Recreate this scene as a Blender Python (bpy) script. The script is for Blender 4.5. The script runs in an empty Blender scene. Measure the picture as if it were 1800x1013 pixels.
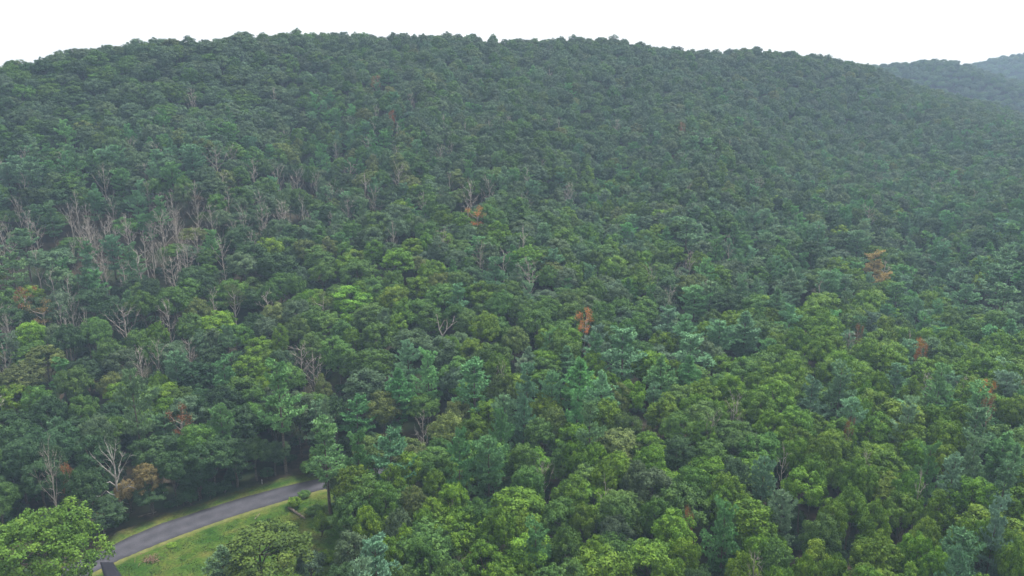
import bpy, math, random
import numpy as np
from mathutils import Vector

sc = bpy.context.scene
COL = sc.collection
# ------------------------------------------------------------------ camera
CAM_Z = 94.0
PITCH = math.radians(15.0)
FPX = 1285.0                       # focal length in pixels of an 1800 px wide frame
cam = bpy.data.cameras.new('camera')
cam.sensor_width = 36.0
cam.lens = 36.0 * FPX / 1800.0
cam.clip_start = 1.0
cam.clip_end = 8000.0
cam_o = bpy.data.objects.new('camera', cam)
COL.objects.link(cam_o)
cam_o.location = (0, 0, CAM_Z)
cam_o.rotation_euler = (math.radians(90) - PITCH, 0, 0)
sc.camera = cam_o
# ------------------------------------------------------------------ world, sun, exposure
SUN_EL, SUN_AZ = math.radians(60), math.radians(48)      # azimuth clockwise from +Y
w = bpy.data.worlds.new('World')
sc.world = w
w.use_nodes = True
nt = w.node_tree
bg = nt.nodes['Background']
sky = nt.nodes.new('ShaderNodeTexSky')
sky.sky_type = 'NISHITA'
sky.sun_disc = False
sky.sun_elevation = SUN_EL
sky.sun_rotation = SUN_AZ
sky.air_density = 1.0
sky.dust_density = 6.0
sky.ozone_density = 1.0
hs = nt.nodes.new('ShaderNodeHueSaturation')
hs.inputs['Saturation'].default_value = 0.22              # thin white overcast
nt.links.new(sky.outputs['Color'], hs.inputs['Color'])
wm = nt.nodes.new('ShaderNodeMixRGB')                     # bright even cloud veil over the sky
wm.inputs['Fac'].default_value = 0.85
wm.inputs['Color2'].default_value = (4.1, 3.9, 3.75, 1)
nt.links.new(hs.outputs['Color'], wm.inputs['Color1'])
nt.links.new(wm.outputs['Color'], bg.inputs['Color'])
bg.inputs['Strength'].default_value = 0.15
sun = bpy.data.lights.new('sun', 'SUN')
sun.energy = 2.8
sun.angle = math.radians(12)
sun.color = (1.0, 0.96, 0.9)
sun_o = bpy.data.objects.new('sun', sun)
COL.objects.link(sun_o)
sd = Vector((math.sin(SUN_AZ) * math.cos(SUN_EL), math.cos(SUN_AZ) * math.cos(SUN_EL), math.sin(SUN_EL)))
sun_o.rotation_euler = sd.to_track_quat('Z', 'Y').to_euler()
sun_o.location = (0, 0, 400)
sc.view_settings.view_transform = 'Standard'
sc.view_settings.look = 'None'
sc.view_settings.exposure = 1.32
sc.view_settings.gamma = 1.0
sc.render.engine = 'CYCLES'
cy = sc.cycles
cy.max_bounces = 5
cy.diffuse_bounces = 2
cy.glossy_bounces = 1
cy.transmission_bounces = 3
cy.transparent_max_bounces = 4
cy.volume_bounces = 0
cy.use_denoising = True
cy.caustics_reflective = False
cy.caustics_refractive = False
sc.render.use_persistent_data = False

rng = np.random.default_rng(11)
R = random.Random(5)
HAZE_DENSITY = 0.00028
HAZE_COLOR = (0.52, 0.74, 1.0)

# ------------------------------------------------------------------ pixel <-> world (1800 x 1013 frame)
def ray(px, py):
    u, v = (px - 900.0) / FPX, (py - 506.5) / FPX
    c, s = math.cos(PITCH), math.sin(PITCH)
    return np.array([u, c - v * s, -s - v * c])
def tanel(px, py):
    d = ray(px, py)
    return d[2] / math.hypot(d[0], d[1])
def project(P):
    P = np.asarray(P, float)
    x, y, z = P[..., 0], P[..., 1], P[..., 2] - CAM_Z
    c, s = math.cos(PITCH), math.sin(PITCH)
    dep = np.maximum(y * c - z * s, 1e-3)
    dn = -y * s - z * c
    return 900 + FPX * x / dep, 506.5 + FPX * dn / dep, dep

# ------------------------------------------------------------------ terrain: profiles of the valley and ridges along bearings
CAN = 17.0
def col(px, pairs):
    az = math.atan2((px - 900) / FPX, 1.0)
    return az, [(r, CAM_Z + r * tanel(px, py) - CAN) for py, r in pairs]
COLS = [
    col(-400, [(700, 262), (550, 305), (400, 355), (300, 390), (200, 425)]),
    col(0,    [(700, 218), (550, 268), (400, 320), (300, 360), (200, 400)]),
    col(450,  [(700, 188), (550, 240), (400, 290), (300, 335), (200, 390)]),
    col(900,  [(700, 165), (550, 218), (400, 275), (300, 330), (200, 400)]),
    col(1350, [(700, 178), (550, 245), (400, 330), (300, 420), (200, 520)]),
    col(1800, [(700, 205), (550, 290), (400, 400), (300, 520), (230, 640)]),
    col(2300, [(700, 250), (550, 340), (400, 470), (300, 600), (230, 730)]),
]
RIDGE = [(-400, 150, 460), (-150, 130, 445), (0, 117, 440), (40, 112, 440), (100, 101, 440), (150, 87, 440), (200, 81, 442),
         (300, 71, 446), (400, 65, 452), (480, 59, 460), (600, 57, 480), (700, 59, 498), (800, 57, 515), (850, 65, 525),
         (920, 74, 540), (980, 68, 550), (1050, 60, 560), (1100, 70, 570), (1200, 87, 590), (1245, 91, 605), (1310, 84, 620),
         (1370, 92, 640), (1440, 106, 665), (1500, 120, 690), (1519, 126, 700), (1570, 144, 720), (1653, 167, 750),
         (1737, 187, 780), (1800, 203, 810), (2000, 225, 860), (2300, 250, 900)]
HILL2 = [(1380, 150), (1440, 126), (1519, 110), (1560, 104), (1600, 101), (1650, 103), (1680, 113), (1740, 132), (1800, 147), (2000, 186), (2300, 211)]
HILL3 = [(1500, 152), (1600, 128), (1680, 108), (1700, 100), (1730, 93), (1765, 87), (1790, 80), (1830, 74), (1900, 66), (2100, 56), (2300, 66)]
az_c = np.array([c[0] for c in COLS])
kn_r = np.array([[k[0] for k in c[1]] for c in COLS])
kn_z = np.array([[k[1] for k in c[1]] for c in COLS])
az_r = np.array([math.atan2((p[0] - 900) / FPX, 1) for p in RIDGE])
ri_r = np.array([p[2] for p in RIDGE], float)
ri_t = np.array([tanel(p[0], p[1]) for p in RIDGE])
az_2 = np.array([math.atan2((p[0] - 900) / FPX, 1) for p in HILL2]); t_2 = np.array([tanel(*p) for p in HILL2])
az_3 = np.array([math.atan2((p[0] - 900) / FPX, 1) for p in HILL3]); t_3 = np.array([tanel(*p) for p in HILL3])
R2, R3 = 1080.0, 1560.0
NA, RMAX, DR = 361, 1860.0, 6.0
GA = np.linspace(-1.05, 1.05, NA)
GR = np.arange(0, RMAX + DR, DR)
GZ = np.zeros((NA, len(GR)))
for i, a in enumerate(GA):
    rr = [np.interp(a, az_c, kn_r[:, k]) for k in range(5)]
    zz = [np.interp(a, az_c, kn_z[:, k]) for k in range(5)]
    R1 = np.interp(a, az_r, ri_r)
    z1 = CAM_Z + R1 * np.interp(a, az_r, ri_t) - 12.5
    f = min(max((a - math.atan2((1330 - 900) / FPX, 1)) / 0.06, 0), 1)
    z2 = (CAM_Z + R2 * np.interp(a, az_2, t_2) - 15) * f + 40 * (1 - f)
    f3 = min(max((a - math.atan2((1480 - 900) / FPX, 1)) / 0.06, 0), 1)
    z3 = (CAM_Z + R3 * np.interp(a, az_3, t_3) - 15) * f3 + 30 * (1 - f3)
    knr = [0, 95] + rr + [R1, R1 + 110, R2 - 60, R2, R2 + 120, R3 - 90, R3, R3 + 200, RMAX + 10]
    d2 = z1 - 22
    knz = [0, 1] + zz + [z1, d2, min(d2, z2 - 14), z2, z2 - 24, min(z2 - 24, z3 - 20), z3, z3 - 50, 10]
    GZ[i] = np.interp(GR, knr, knz)
for _ in range(2):
    g = np.pad(GZ, ((0, 0), (2, 2)), 'edge')
    GZ = (g[:, :-4] + 2 * g[:, 1:-3] + 3 * g[:, 2:-2] + 2 * g[:, 3:-1] + g[:, 4:]) / 9
def zg(x, y):
    x = np.asarray(x, float); y = np.asarray(y, float)
    r = np.hypot(x, y)
    a = np.clip(np.arctan2(x, y), GA[0], GA[-1])
    fa = np.clip((a - GA[0]) / (GA[1] - GA[0]), 0, NA - 1.001)
    fr = np.clip(r / DR, 0, len(GR) - 1.001)
    ia, ir = fa.astype(int), fr.astype(int)
    ta, tr = fa - ia, fr - ir
    z = (GZ[ia, ir] * (1 - ta) + GZ[ia + 1, ir] * ta) * (1 - tr) + (GZ[ia, ir + 1] * (1 - ta) + GZ[ia + 1, ir + 1] * ta) * tr
    n = (np.sin(x * 0.021 + 1.3 * np.sin(y * 0.013)) + np.sin(y * 0.027 + x * 0.011 + 2.0) + 0.6 * np.sin(x * 0.06 - y * 0.045)) * 1.3
    rid = np.interp(a, az_r, ri_r)                         # spurs and hollows running down the slope
    sp = np.sin(a * 17 + r * 0.006 + 0.8) + 0.6 * np.sin(a * 31 - r * 0.004 + 2.2)
    z = z + n * np.clip((r - 190) / 120, 0, 1) + 5.5 * sp * np.clip((r - 240) / 90, 0, 1) * np.clip((rid - 25 - r) / 90, 0, 1)
    d = np.hypot((x + 72) / 1.35, y - 136)                  # the level clearing by the road
    k = np.clip((d - 50) / 30, 0, 1)
    return z * k * k * (3 - 2 * k)
def hit(px, py, H):
    """Where the line of sight through a pixel meets the height H above the ground."""
    d = ray(px, py)
    t = np.arange(70, 2200, 1.0)
    X, Y, Z = d[0] * t, d[1] * t, CAM_Z + d[2] * t
    g = zg(X, Y) + H
    k = np.argmax(Z <= g)
    if Z[k] > g[k]:
        return None
    return float(X[k]), float(Y[k])
def flat(px, py):
    d = ray(px, py)
    t = -CAM_Z / d[2]
    return d[0] * t, d[1] * t

# ------------------------------------------------------------------ materials
def node(nt, t, **kw):
    n = nt.nodes.new(t)
    for k, v in kw.items():
        setattr(n, k, v)
    return n
def new_mat(name):
    m = bpy.data.materials.new(name)
    m.use_nodes = True
    return m, m.node_tree, m.node_tree.nodes['Principled BSDF']
def leaf_mat(name, spread, trans):
    m, nt, p = new_mat(name)
    L = nt.links.new
    at = node(nt, 'ShaderNodeAttribute', attribute_type='INSTANCER', attribute_name='tint')
    va = node(nt, 'ShaderNodeAttribute', attribute_type='GEOMETRY', attribute_name='leafvar')
    mr = node(nt, 'ShaderNodeMapRange')
    mr.inputs['To Min'].default_value = 1 - spread
    mr.inputs['To Max'].default_value = 1 + spread
    L(va.outputs['Fac'], mr.inputs['Value'])
    hsv = node(nt, 'ShaderNodeHueSaturation')
    L(at.outputs['Color'], hsv.inputs['Color'])
    L(mr.outputs['Result'], hsv.inputs['Value'])
    mr2 = node(nt, 'ShaderNodeMapRange')
    mr2.inputs['To Min'].default_value = 0.515
    mr2.inputs['To Max'].default_value = 0.485
    L(va.outputs['Fac'], mr2.inputs['Value'])
    L(mr2.outputs['Result'], hsv.inputs['Hue'])
    L(hsv.outputs['Color'], p.inputs['Base Color'])
    p.inputs['Roughness'].default_value = 0.6
    p.inputs['Specular IOR Level'].default_value = 0.12
    tr = node(nt, 'ShaderNodeBsdfTranslucent')
    L(hsv.outputs['Color'], tr.inputs['Color'])
    mx = node(nt, 'ShaderNodeMixShader')
    mx.inputs['Fac'].default_value = trans
    L(p.outputs['BSDF'], mx.inputs[1])
    L(tr.outputs['BSDF'], mx.inputs[2])
    L(mx.outputs['Shader'], nt.nodes['Material Output'].inputs['Surface'])
    return m
def noise_mat(name, c1, c2, scale, rough=0.9, detail=6.0, c3=None, scale3=0.05):
    m, nt, p = new_mat(name)
    L = nt.links.new
    tc = node(nt, 'ShaderNodeTexCoord')
    nz = node(nt, 'ShaderNodeTexNoise')
    nz.inputs['Scale'].default_value = scale
    nz.inputs['Detail'].default_value = detail
    L(tc.outputs['Object'], nz.inputs['Vector'])
    cr = node(nt, 'ShaderNodeValToRGB')
    cr.color_ramp.elements[0].position = 0.35
    cr.color_ramp.elements[1].position = 0.65
    cr.color_ramp.elements[0].color = (*c1, 1)
    cr.color_ramp.elements[1].color = (*c2, 1)
    L(nz.outputs['Fac'], cr.inputs['Fac'])
    out = cr.outputs['Color']
    if c3:
        n3 = node(nt, 'ShaderNodeTexNoise')
        n3.inputs['Scale'].default_value = scale3
        n3.inputs['Detail'].default_value = 4
        L(tc.outputs['Object'], n3.inputs['Vector'])
        r3 = node(nt, 'ShaderNodeMapRange')
        r3.inputs['From Min'].default_value = 0.45
        r3.inputs['From Max'].default_value = 0.65
        L(n3.outputs['Fac'], r3.inputs['Value'])
        mx = node(nt, 'ShaderNodeMixRGB')
        mx.inputs['Color2'].default_value = (*c3, 1)
        L(r3.outputs['Result'], mx.inputs['Fac'])
        L(out, mx.inputs['Color1'])
        out = mx.outputs['Color']
    L(out, p.inputs['Base Color'])
    p.inputs['Roughness'].default_value = rough
    p.inputs['Specular IOR Level'].default_value = 0.2
    return m
M_LEAF = leaf_mat('broad_leaf', 0.45, 0.13)
M_NEEDLE = leaf_mat('needle', 0.28, 0.15)
M_BARK = noise_mat('bark', (0.05, 0.04, 0.032), (0.13, 0.11, 0.09), 3.0)
M_PALEBARK = noise_mat('weathered_wood', (0.22, 0.195, 0.172), (0.40, 0.36, 0.325), 1.2)
M_LOG = noise_mat('log_wood', (0.09, 0.075, 0.06), (0.20, 0.17, 0.14), 1.5)
M_WHITEBARK = noise_mat('bleached_wood', (0.20, 0.185, 0.165), (0.42, 0.405, 0.38), 1.5)
M_FLOOR = noise_mat('forest_floor', (0.02, 0.017, 0.010), (0.05, 0.036, 0.022), 0.6, c3=(0.02, 0.04, 0.012), scale3=0.08)

# ------------------------------------------------------------------ mesh tools
def mesh_from(name, V, F, mats, midx=None, var=None, smooth=False):
    """V (n,3); F list of (k, m) int arrays, each with m corners per face."""
    V = np.asarray(V, np.float32)
    me = bpy.data.meshes.new(name)
    me.vertices.add(len(V))
    me.vertices.foreach_set('co', V.ravel())
    loops = np.concatenate([f.ravel() for f in F]).astype(np.int32)
    tot = np.concatenate([np.full(len(f), f.shape[1], np.int32) for f in F])
    st = np.concatenate([[0], np.cumsum(tot)[:-1]]).astype(np.int32)
    me.loops.add(len(loops))
    me.loops.foreach_set('vertex_index', loops)
    me.polygons.add(len(tot))
    me.polygons.foreach_set('loop_start', st)
    me.polygons.foreach_set('loop_total', tot)
    for m in mats:
        me.materials.append(m)
    if midx is not None:
        me.polygons.foreach_set('material_index', np.asarray(midx, np.int32))
    if smooth:
        me.polygons.foreach_set('use_smooth', np.ones(len(tot), bool))
    if var is not None:
        at = me.attributes.new('leafvar', 'FLOAT', 'POINT')
        at.data.foreach_set('value', np.asarray(var, np.float32))
    me.update(calc_edges=True)
    me.validate()
    return me
class Geo:
    def __init__(s):
        s.v, s.q, s.var, s.n = [], [], [], 0
    def add(s, V, Q, var=0.5):
        V = np.asarray(V, float)
        s.v.append(V); s.q.append(np.asarray(Q, int) + s.n); s.n += len(V)
        s.var.append(np.full(len(V), var) if np.isscalar(var) else np.asarray(var))
    def tube(s, P, rad, sides=5):
        P = np.asarray(P, float); n = len(P)
        rad = np.broadcast_to(np.asarray(rad, float), (n,))
        T = np.gradient(P, axis=0)
        T /= np.linalg.norm(T, axis=1, keepdims=True) + 1e-9
        ref = np.where(np.abs(T[:, 2:3]) > 0.9, [[1.0, 0.1, 0]], [[0, 0, 1.0]])
        A = np.cross(T, ref); A /= np.linalg.norm(A, axis=1, keepdims=True) + 1e-9
        B = np.cross(T, A)
        th = np.arange(sides) * 2 * math.pi / sides
        ring = P[:, None] + rad[:, None, None] * (A[:, None] * np.cos(th)[None, :, None] + B[:, None] * np.sin(th)[None, :, None])
        q = []
        for i in range(n - 1):
            for k in range(sides):
                k2 = (k + 1) % sides
                q.append((i * sides + k, i * sides + k2, (i + 1) * sides + k2, (i + 1) * sides + k))
        s.add(ring.reshape(-1, 3), q)
    def leaves(s, C, N, size, asp, var, fold=0.0, T=None):
        """A four-cornered leaf spray at each centre C facing N."""
        n = len(C)
        N = N / (np.linalg.norm(N, axis=1, keepdims=True) + 1e-9)
        if T is None:
            T = rng.normal(size=(n, 3))
        T = T - N * np.sum(T * N, axis=1, keepdims=True)
        T /= np.linalg.norm(T, axis=1, keepdims=True) + 1e-9
        B = np.cross(N, T)
        sz = np.broadcast_to(np.asarray(size, float), (n,))[:, None]
        V = np.stack([C - T * sz * 0.5, C + B * sz * asp * 0.5 - N * sz * fold, C + T * sz * 0.5, C - B * sz * asp * 0.5 - N * sz * fold], 1)
        q = np.arange(n * 4).reshape(n, 4)
        s.add(V.reshape(-1, 3), q, np.repeat(np.broadcast_to(var, (n,)), 4))
    def mesh(s, name, mats, smooth=False):
        return mesh_from(name, np.concatenate(s.v), [np.concatenate(s.q)], mats, var=np.concatenate(s.var), smooth=smooth)
def unit(v):
    v = np.asarray(v, float)
    return v / (np.linalg.norm(v) + 1e-9)
def bend(a, b, n, wob, g):
    a, b = np.asarray(a, float), np.asarray(b, float)
    t = np.linspace(0, 1, n)[:, None]
    P = a + (b - a) * t
    L = np.linalg.norm(b - a)
    P[1:-1] += g.normal(size=(n - 2, 3)) * wob * L
    return P

# ------------------------------------------------------------------ tree kinds (unit: metres; each returns trunk mesh, crown mesh, width, height)
def broadleaf(seed, W=10.0, H=18.0, base=0.30, lobes=7, dens=1.0, round_=1.0, leaf=0.42, clump=1.0, hollow=0.0, bark=None, cone=0.0, bump=1.0):
    g = np.random.default_rng(seed)
    tr, cr = Geo(), Geo()
    z0 = H * base
    a, c = W / 2, (H - z0) / 2
    ctr = np.array([0, 0, z0 + c])
    # bumpy dome: a few broad swells, then clumps evenly over the surface
    bd = g.normal(size=(lobes, 3)); bd[:, 2] = np.abs(bd[:, 2]) * .8 - .25
    bd /= np.linalg.norm(bd, axis=1, keepdims=True)
    ba = g.uniform(0.12, 0.38, lobes) * bump
    def radius(d):
        return 0.74 - .12 * (bump - 1) + np.max(ba * np.exp(-(1 - d @ bd.T) * 5.5), axis=-1)
    top = ctr + np.array([g.normal() * .4, g.normal() * .4, c * 0.35])
    stem = bend((0, 0, -0.6), top, 6, 0.012, g)
    stem[0, :2] = 0
    tr.tube(stem, np.linspace(0.026 * W + 0.05, 0.05, 6), 7)
    for d in bd:
        p = ctr + d * np.array([a, a, c]) * 0.8
        s0 = stem[g.integers(2, 5)]
        mid = (s0 + p) / 2 + np.array([0, 0, -0.4])
        tr.tube([s0, mid, p], [0.13, 0.09, 0.03], 4)
    n = int(1.12 * 4 * a * (a + c) / (clump * clump) * 0.62)
    k = np.arange(n) + .5
    zz = 1 - 1.42 * k / n
    th = k * 2.39996 + g.uniform(0, 6)
    rr = np.sqrt(np.clip(1 - zz * zz, 0, 1))
    D = np.stack([rr * np.cos(th), rr * np.sin(th), zz], 1) + g.normal(size=(n, 3)) * 0.10
    D /= np.linalg.norm(D, axis=1, keepdims=True)
    und = np.clip((D[:, 2] + .62) / .4, 0.5, 1) if not cone else np.clip(1 - cone * D[:, 2] * .35, .5, 1)
    Rd = radius(D) * g.uniform(0.70, 1.06, n)
    if cone:
        Rd = Rd * np.where(D[:, 2] > 0, 1 + .12 * D[:, 2], 1)
    Q = ctr + D * (Rd * und)[:, None] * np.array([a, a, c * round_])
    Q[:, 2] += (1 - round_) * c * .6
    holes = g.normal(size=(4, 3)); holes /= np.linalg.norm(holes, axis=1, keepdims=True)
    for q, d0 in zip(Q, D):
        if g.random() < 0.07 + hollow or (np.max(holes @ d0) > 0.955):
            continue
        r = clump * g.uniform(0.62, 1.25)
        m = int(88 * dens * (r / 0.95) ** 2 * (0.40 / leaf) ** 1.8)
        d = g.normal(size=(m, 3)) + d0 * 0.5 + np.array([0, 0, .25])
        d /= np.linalg.norm(d, axis=1, keepdims=True)
        C = q + d * r * np.array([1, 1, .85]) * g.uniform(0.5, 1.08, size=(m, 1))
        N = d * 0.7 + d0 * 0.15 + np.array([0, 0, .28]) + g.normal(size=(m, 3)) * 0.45
        vv = np.clip(g.normal(0.5, 0.22) + g.normal(size=m) * 0.15, 0, 1)
        cr.leaves(C, N, leaf * g.uniform(0.65, 1.3, m), 0.62, vv, 0.08)
    return tr.mesh('broadleaf_trunk', [bark or M_BARK], True), cr.mesh('broadleaf_crown', [M_LEAF]), W, H
def pine(seed, W=8.0, H=21.0, base=0.32, dens=1.0, open_=0.0, taper=1.0, gaps=0.15, top=0.25):
    g = np.random.default_rng(seed)
    tr, cr = Geo(), Geo()
    n = 8
    z = np.linspace(-0.6, H, n)
    st = np.stack([np.cumsum(g.normal(size=n)) * 0.06, np.cumsum(g.normal(size=n)) * 0.06, z], 1)
    tr.tube(st, np.linspace(0.30, 0.04, n), 7)
    zc = H * base
    k, zz = 0, zc
    ang = g.uniform(0, 6.28)
    while zz < H - 0.4:
        f = (zz - zc) / (H - zc)
        # crown outline: widest about a third of the way up, blunt irregular top
        prof = (min(1, f / 0.25 + 0.5)) * (1 - f ** 2.0 * (1 - top)) ** taper * (0.85 + 0.3 * math.sin(f * 9 + seed))
        for b in range(5 if f < 0.75 else 4):
            if g.random() < gaps:
                continue
            ang += 2 * math.pi / 5 + g.normal() * 0.35
            L = W / 2 * prof * g.uniform(0.62, 1.12)
            up = 0.05 + 0.75 * f + g.normal() * 0.12
            dv = np.array([math.cos(ang), math.sin(ang), up]); dv = unit(dv)
            z1 = zz + g.normal() * 0.25
            s0 = np.array([np.interp(z1, z, st[:, 0]), np.interp(z1, z, st[:, 1]), z1])
            t = np.linspace(0, 1, 5)[:, None]
            P = s0 + dv * L * t + np.array([0, 0, 1.0]) * (t ** 2) * L * 0.16
            tr.tube(P, np.linspace(0.055, 0.012, 5), 3)
            m = int((10 + 9 * L) * dens)
            tt = 1 - (1 - 0.22) * g.random(m) ** 1.25
            side = np.array([-math.sin(ang), math.cos(ang), 0])
            wid = 0.20 + 0.36 * L * np.sin(np.clip(tt, 0, 1) * math.pi * 0.80)
            C = s0 + dv * L * tt[:, None] + np.array([0, 0, 1.0]) * (tt[:, None] ** 2) * L * 0.16
            C = C + side * (g.uniform(-1, 1, m) * wid)[:, None] + np.array([0, 0, 1]) * g.normal(size=(m, 1)) * 0.10
            bv = g.normal(0.5, 0.15)
            nb = 7
            Ct = np.repeat(C, nb, 0)
            outd = np.repeat(C - s0, nb, 0)
            outd /= np.linalg.norm(outd, axis=1, keepdims=True) + 1e-9
            D = outd * 0.7 + np.array([0, 0, 0.55]) + g.normal(size=Ct.shape) * 0.55
            D /= np.linalg.norm(D, axis=1, keepdims=True)
            ln = g.uniform(0.45, 0.85, len(Ct))
            N = np.cross(D, g.normal(size=Ct.shape)) + np.array([0, 0, 0.5])
            cr.leaves(Ct + D * ln[:, None] * 0.4, N, ln, 0.32, np.clip(bv + g.normal(size=len(Ct)) * 0.14, 0, 1), 0.0, D)
        zz += (0.95 + 0.35 * (1 - f)) * (1 + open_) * g.uniform(0.8, 1.2)
        k += 1
    return tr.mesh('pine_trunk', [M_BARK], True), cr.mesh('pine_crown', [M_NEEDLE]), W, H
def dead(seed, W=7.0, H=17.0, limbs=9, base=0.3, spread=0.6, thick=1.0, twigs=4, mat=None, curve=0.3):
    g = np.random.default_rng(seed)
    tr, cr = Geo(), Geo()
    mat = mat or M_PALEBARK
    n = 8
    z = np.linspace(-0.6, H * 0.96, n)
    st = np.stack([np.cumsum(g.normal(size=n)) * 0.16, np.cumsum(g.normal(size=n)) * 0.16, z], 1)
    st[0, :2] = st[1, :2] = 0
    tr.tube(st, np.linspace(0.30, 0.05, n) * thick, 6)
    for k in range(limbs):
        f = base + (0.95 - base) * (k + g.uniform(0, .8)) / limbs
        zz = f * H * 0.96
        s0 = np.array([np.interp(zz, z, st[:, 0]), np.interp(zz, z, st[:, 1]), zz])
        th = k * 2.4 + g.normal() * 0.3
        L = (1.05 - 0.65 * f) * W * 0.75 * g.uniform(0.7, 1.15)
        dv = unit([math.cos(th) * spread, math.sin(th) * spread, g.uniform(0.45, 1.0)])
        t = np.linspace(0, 1, 5)[:, None]
        P = s0 + dv * L * t + np.array([0, 0, 1.0]) * t ** 2 * L * curve
        P[1:] += g.normal(size=(4, 3)) * 0.10 * L * 0.5
        r0 = (0.13 - 0.06 * f) * thick
        cr.tube(P, np.linspace(r0, 0.03 * thick, 5), 4)
        for j in range(twigs):
            i = g.integers(1, 5)
            a = P[i]
            d2 = unit(dv + g.normal(size=3) * 0.55 + np.array([0, 0, 0.35]))
            l2 = L * g.uniform(0.25, 0.55)
            Q = bend(a, a + d2 * l2, 4, 0.05, g)
            cr.tube(Q, np.linspace(0.05, 0.018, 4) * thick, 3)
            for m in range(2):
                b = Q[g.integers(1, 4)]
                d3 = unit(d2 + g.normal(size=3) * 0.6 + np.array([0, 0, 0.2]))
                cr.tube(np.stack([b, b + d3 * l2 * g.uniform(.3, .6)]), np.array([0.028, 0.012]) * thick, 3)
    return tr.mesh('dead_trunk', [mat], True), cr.mesh('dead_crown', [mat], True), W, H
def thin_crown(seed, W=7.0, H=17.0, top=0.62, tufts=16, mat=None, size=0.38, per=70):
    """A dying tree: bare limbs with leaf tufts left only on the upper ones."""
    g = np.random.default_rng(seed)
    tr, cr = Geo(), Geo()
    n = 7
    z = np.linspace(-0.6, H * 0.85, n)
    st = np.stack([np.cumsum(g.normal(size=n)) * 0.15, np.cumsum(g.normal(size=n)) * 0.15, z], 1)
    st[0, :2] = st[1, :2] = 0
    tr.tube(st, np.linspace(0.27, 0.07, n), 6)
    for k in range(tufts):
        zz = H * (0.35 + 0.5 * (k + g.random()) / tufts)
        s0 = np.array([np.interp(zz, z, st[:, 0]), np.interp(zz, z, st[:, 1]), zz])
        th = k * 2.4
        zt = min(H, max(H * top, zz + g.uniform(0.1, 0.35) * H))
        rr = W / 2 * g.uniform(0.25, 1.0)
        e = np.array([math.cos(th) * rr, math.sin(th) * rr, zt])
        m = (s0 + e) / 2 + np.array([math.cos(th), math.sin(th), -0.2]) * 0.5
        tr.tube([s0, m, e], [0.10, 0.06, 0.025], 4)
        r = g.uniform(0.8, 1.5)
        c = int(per * r * r)
        d = g.normal(size=(c, 3)); d /= np.linalg.norm(d, axis=1, keepdims=True)
        C = e + d * r * g.uniform(0.3, 1.1, size=(c, 1))
        cr.leaves(C, d + g.normal(size=(c, 3)) * .6, size * g.uniform(.6, 1.2, c), 0.6, np.clip(g.normal(0.5, .2) + g.normal(size=c) * .1, 0, 1), 0.05)
    return tr.mesh('dying_trunk', [mat or M_PALEBARK], True), cr.mesh('dying_crown', [M_LEAF]), W, H
def snag(seed):
    """The bleached snag by the road: one pole with long snaking limbs."""
    g = np.random.default_rng(seed)
    tr, cr = Geo(), Geo()
    H = 13.5
    st = np.array([(0, 0, -.5), (.1, 0, 3), (-.05, 0, 6), (.1, .1, 9), (.05, 0, 11.5), (-.1, 0, H)], float)
    tr.tube(st, [.27, .23, .19, .14, .08, .025], 8)
    L = [[(0, 0, 4.2), (1.2, 0, 5.0), (2.6, -.3, 5.6), (3.6, -.2, 6.9)], [(0, 0, 3.8), (1.0, .3, 3.6), (1.1, .2, 5.4), (.7, .1, 5.9)],
         [(0, 0, 6.6), (.9, 0, 8.0), (2.2, .2, 9.4), (3.4, .2, 11.0)], [(0, 0, 6.9), (-1.0, .1, 8.0), (-2.3, .3, 8.9), (-3.6, .2, 10.6)],
         [(0, 0, 3.6), (-1.1, -.3, 4.3), (-2.2, -.2, 4.6), (-3.4, 0, 3.4)], [(0, 0, 9.3), (-.6, 0, 10.4), (-1.2, 0, 11.0), (-2.2, .2, 11.9)],
         [(0, 0, 9.8), (.5, 0, 10.8), (.9, 0, 12.0), (1.0, 0, 13.2)], [(0, 0, 10.5), (-.4, .2, 11.6), (-.6, 0, 12.6), (-1.0, 0, 14.0)],
         [(2.6, -.3, 5.6), (3.8, 0, 4.9), (4.6, 0, 3.6), (5.6, 0, 3.0)], [(0, .2, 6), (.2, 1.2, 7.2), (0, 2.2, 8.2), (.4, 2.8, 9.6)],
         [(0, -.2, 7.4), (-.2, -1.1, 8.4), (.3, -2, 9.6), (.2, -2.4, 10.6)], [(0, 0, 5.4), (-1.4, 0, 6.1), (-2.3, 0, 6.0), (-3.2, 0, 6.6)]]
    for p in L:
        P = np.array(p, float)
        P[1:] += g.normal(size=(len(P) - 1, 3)) * .12
        cr.tube(P, [.10, .08, .055, .02], 5)
        for k in range(9):
            a = P[g.integers(1, 4)]
            d = unit(P[-1] - P[0] + g.normal(size=3) * 1.6)
            cr.tube([a, a + d * .7, a + d * 1.3 + g.normal(size=3) * .2], [.035, .022, .01], 3)
    return tr.mesh('snag_trunk', [M_WHITEBARK], True), cr.mesh('snag_crown', [M_WHITEBARK], True), 7.0, H
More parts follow.
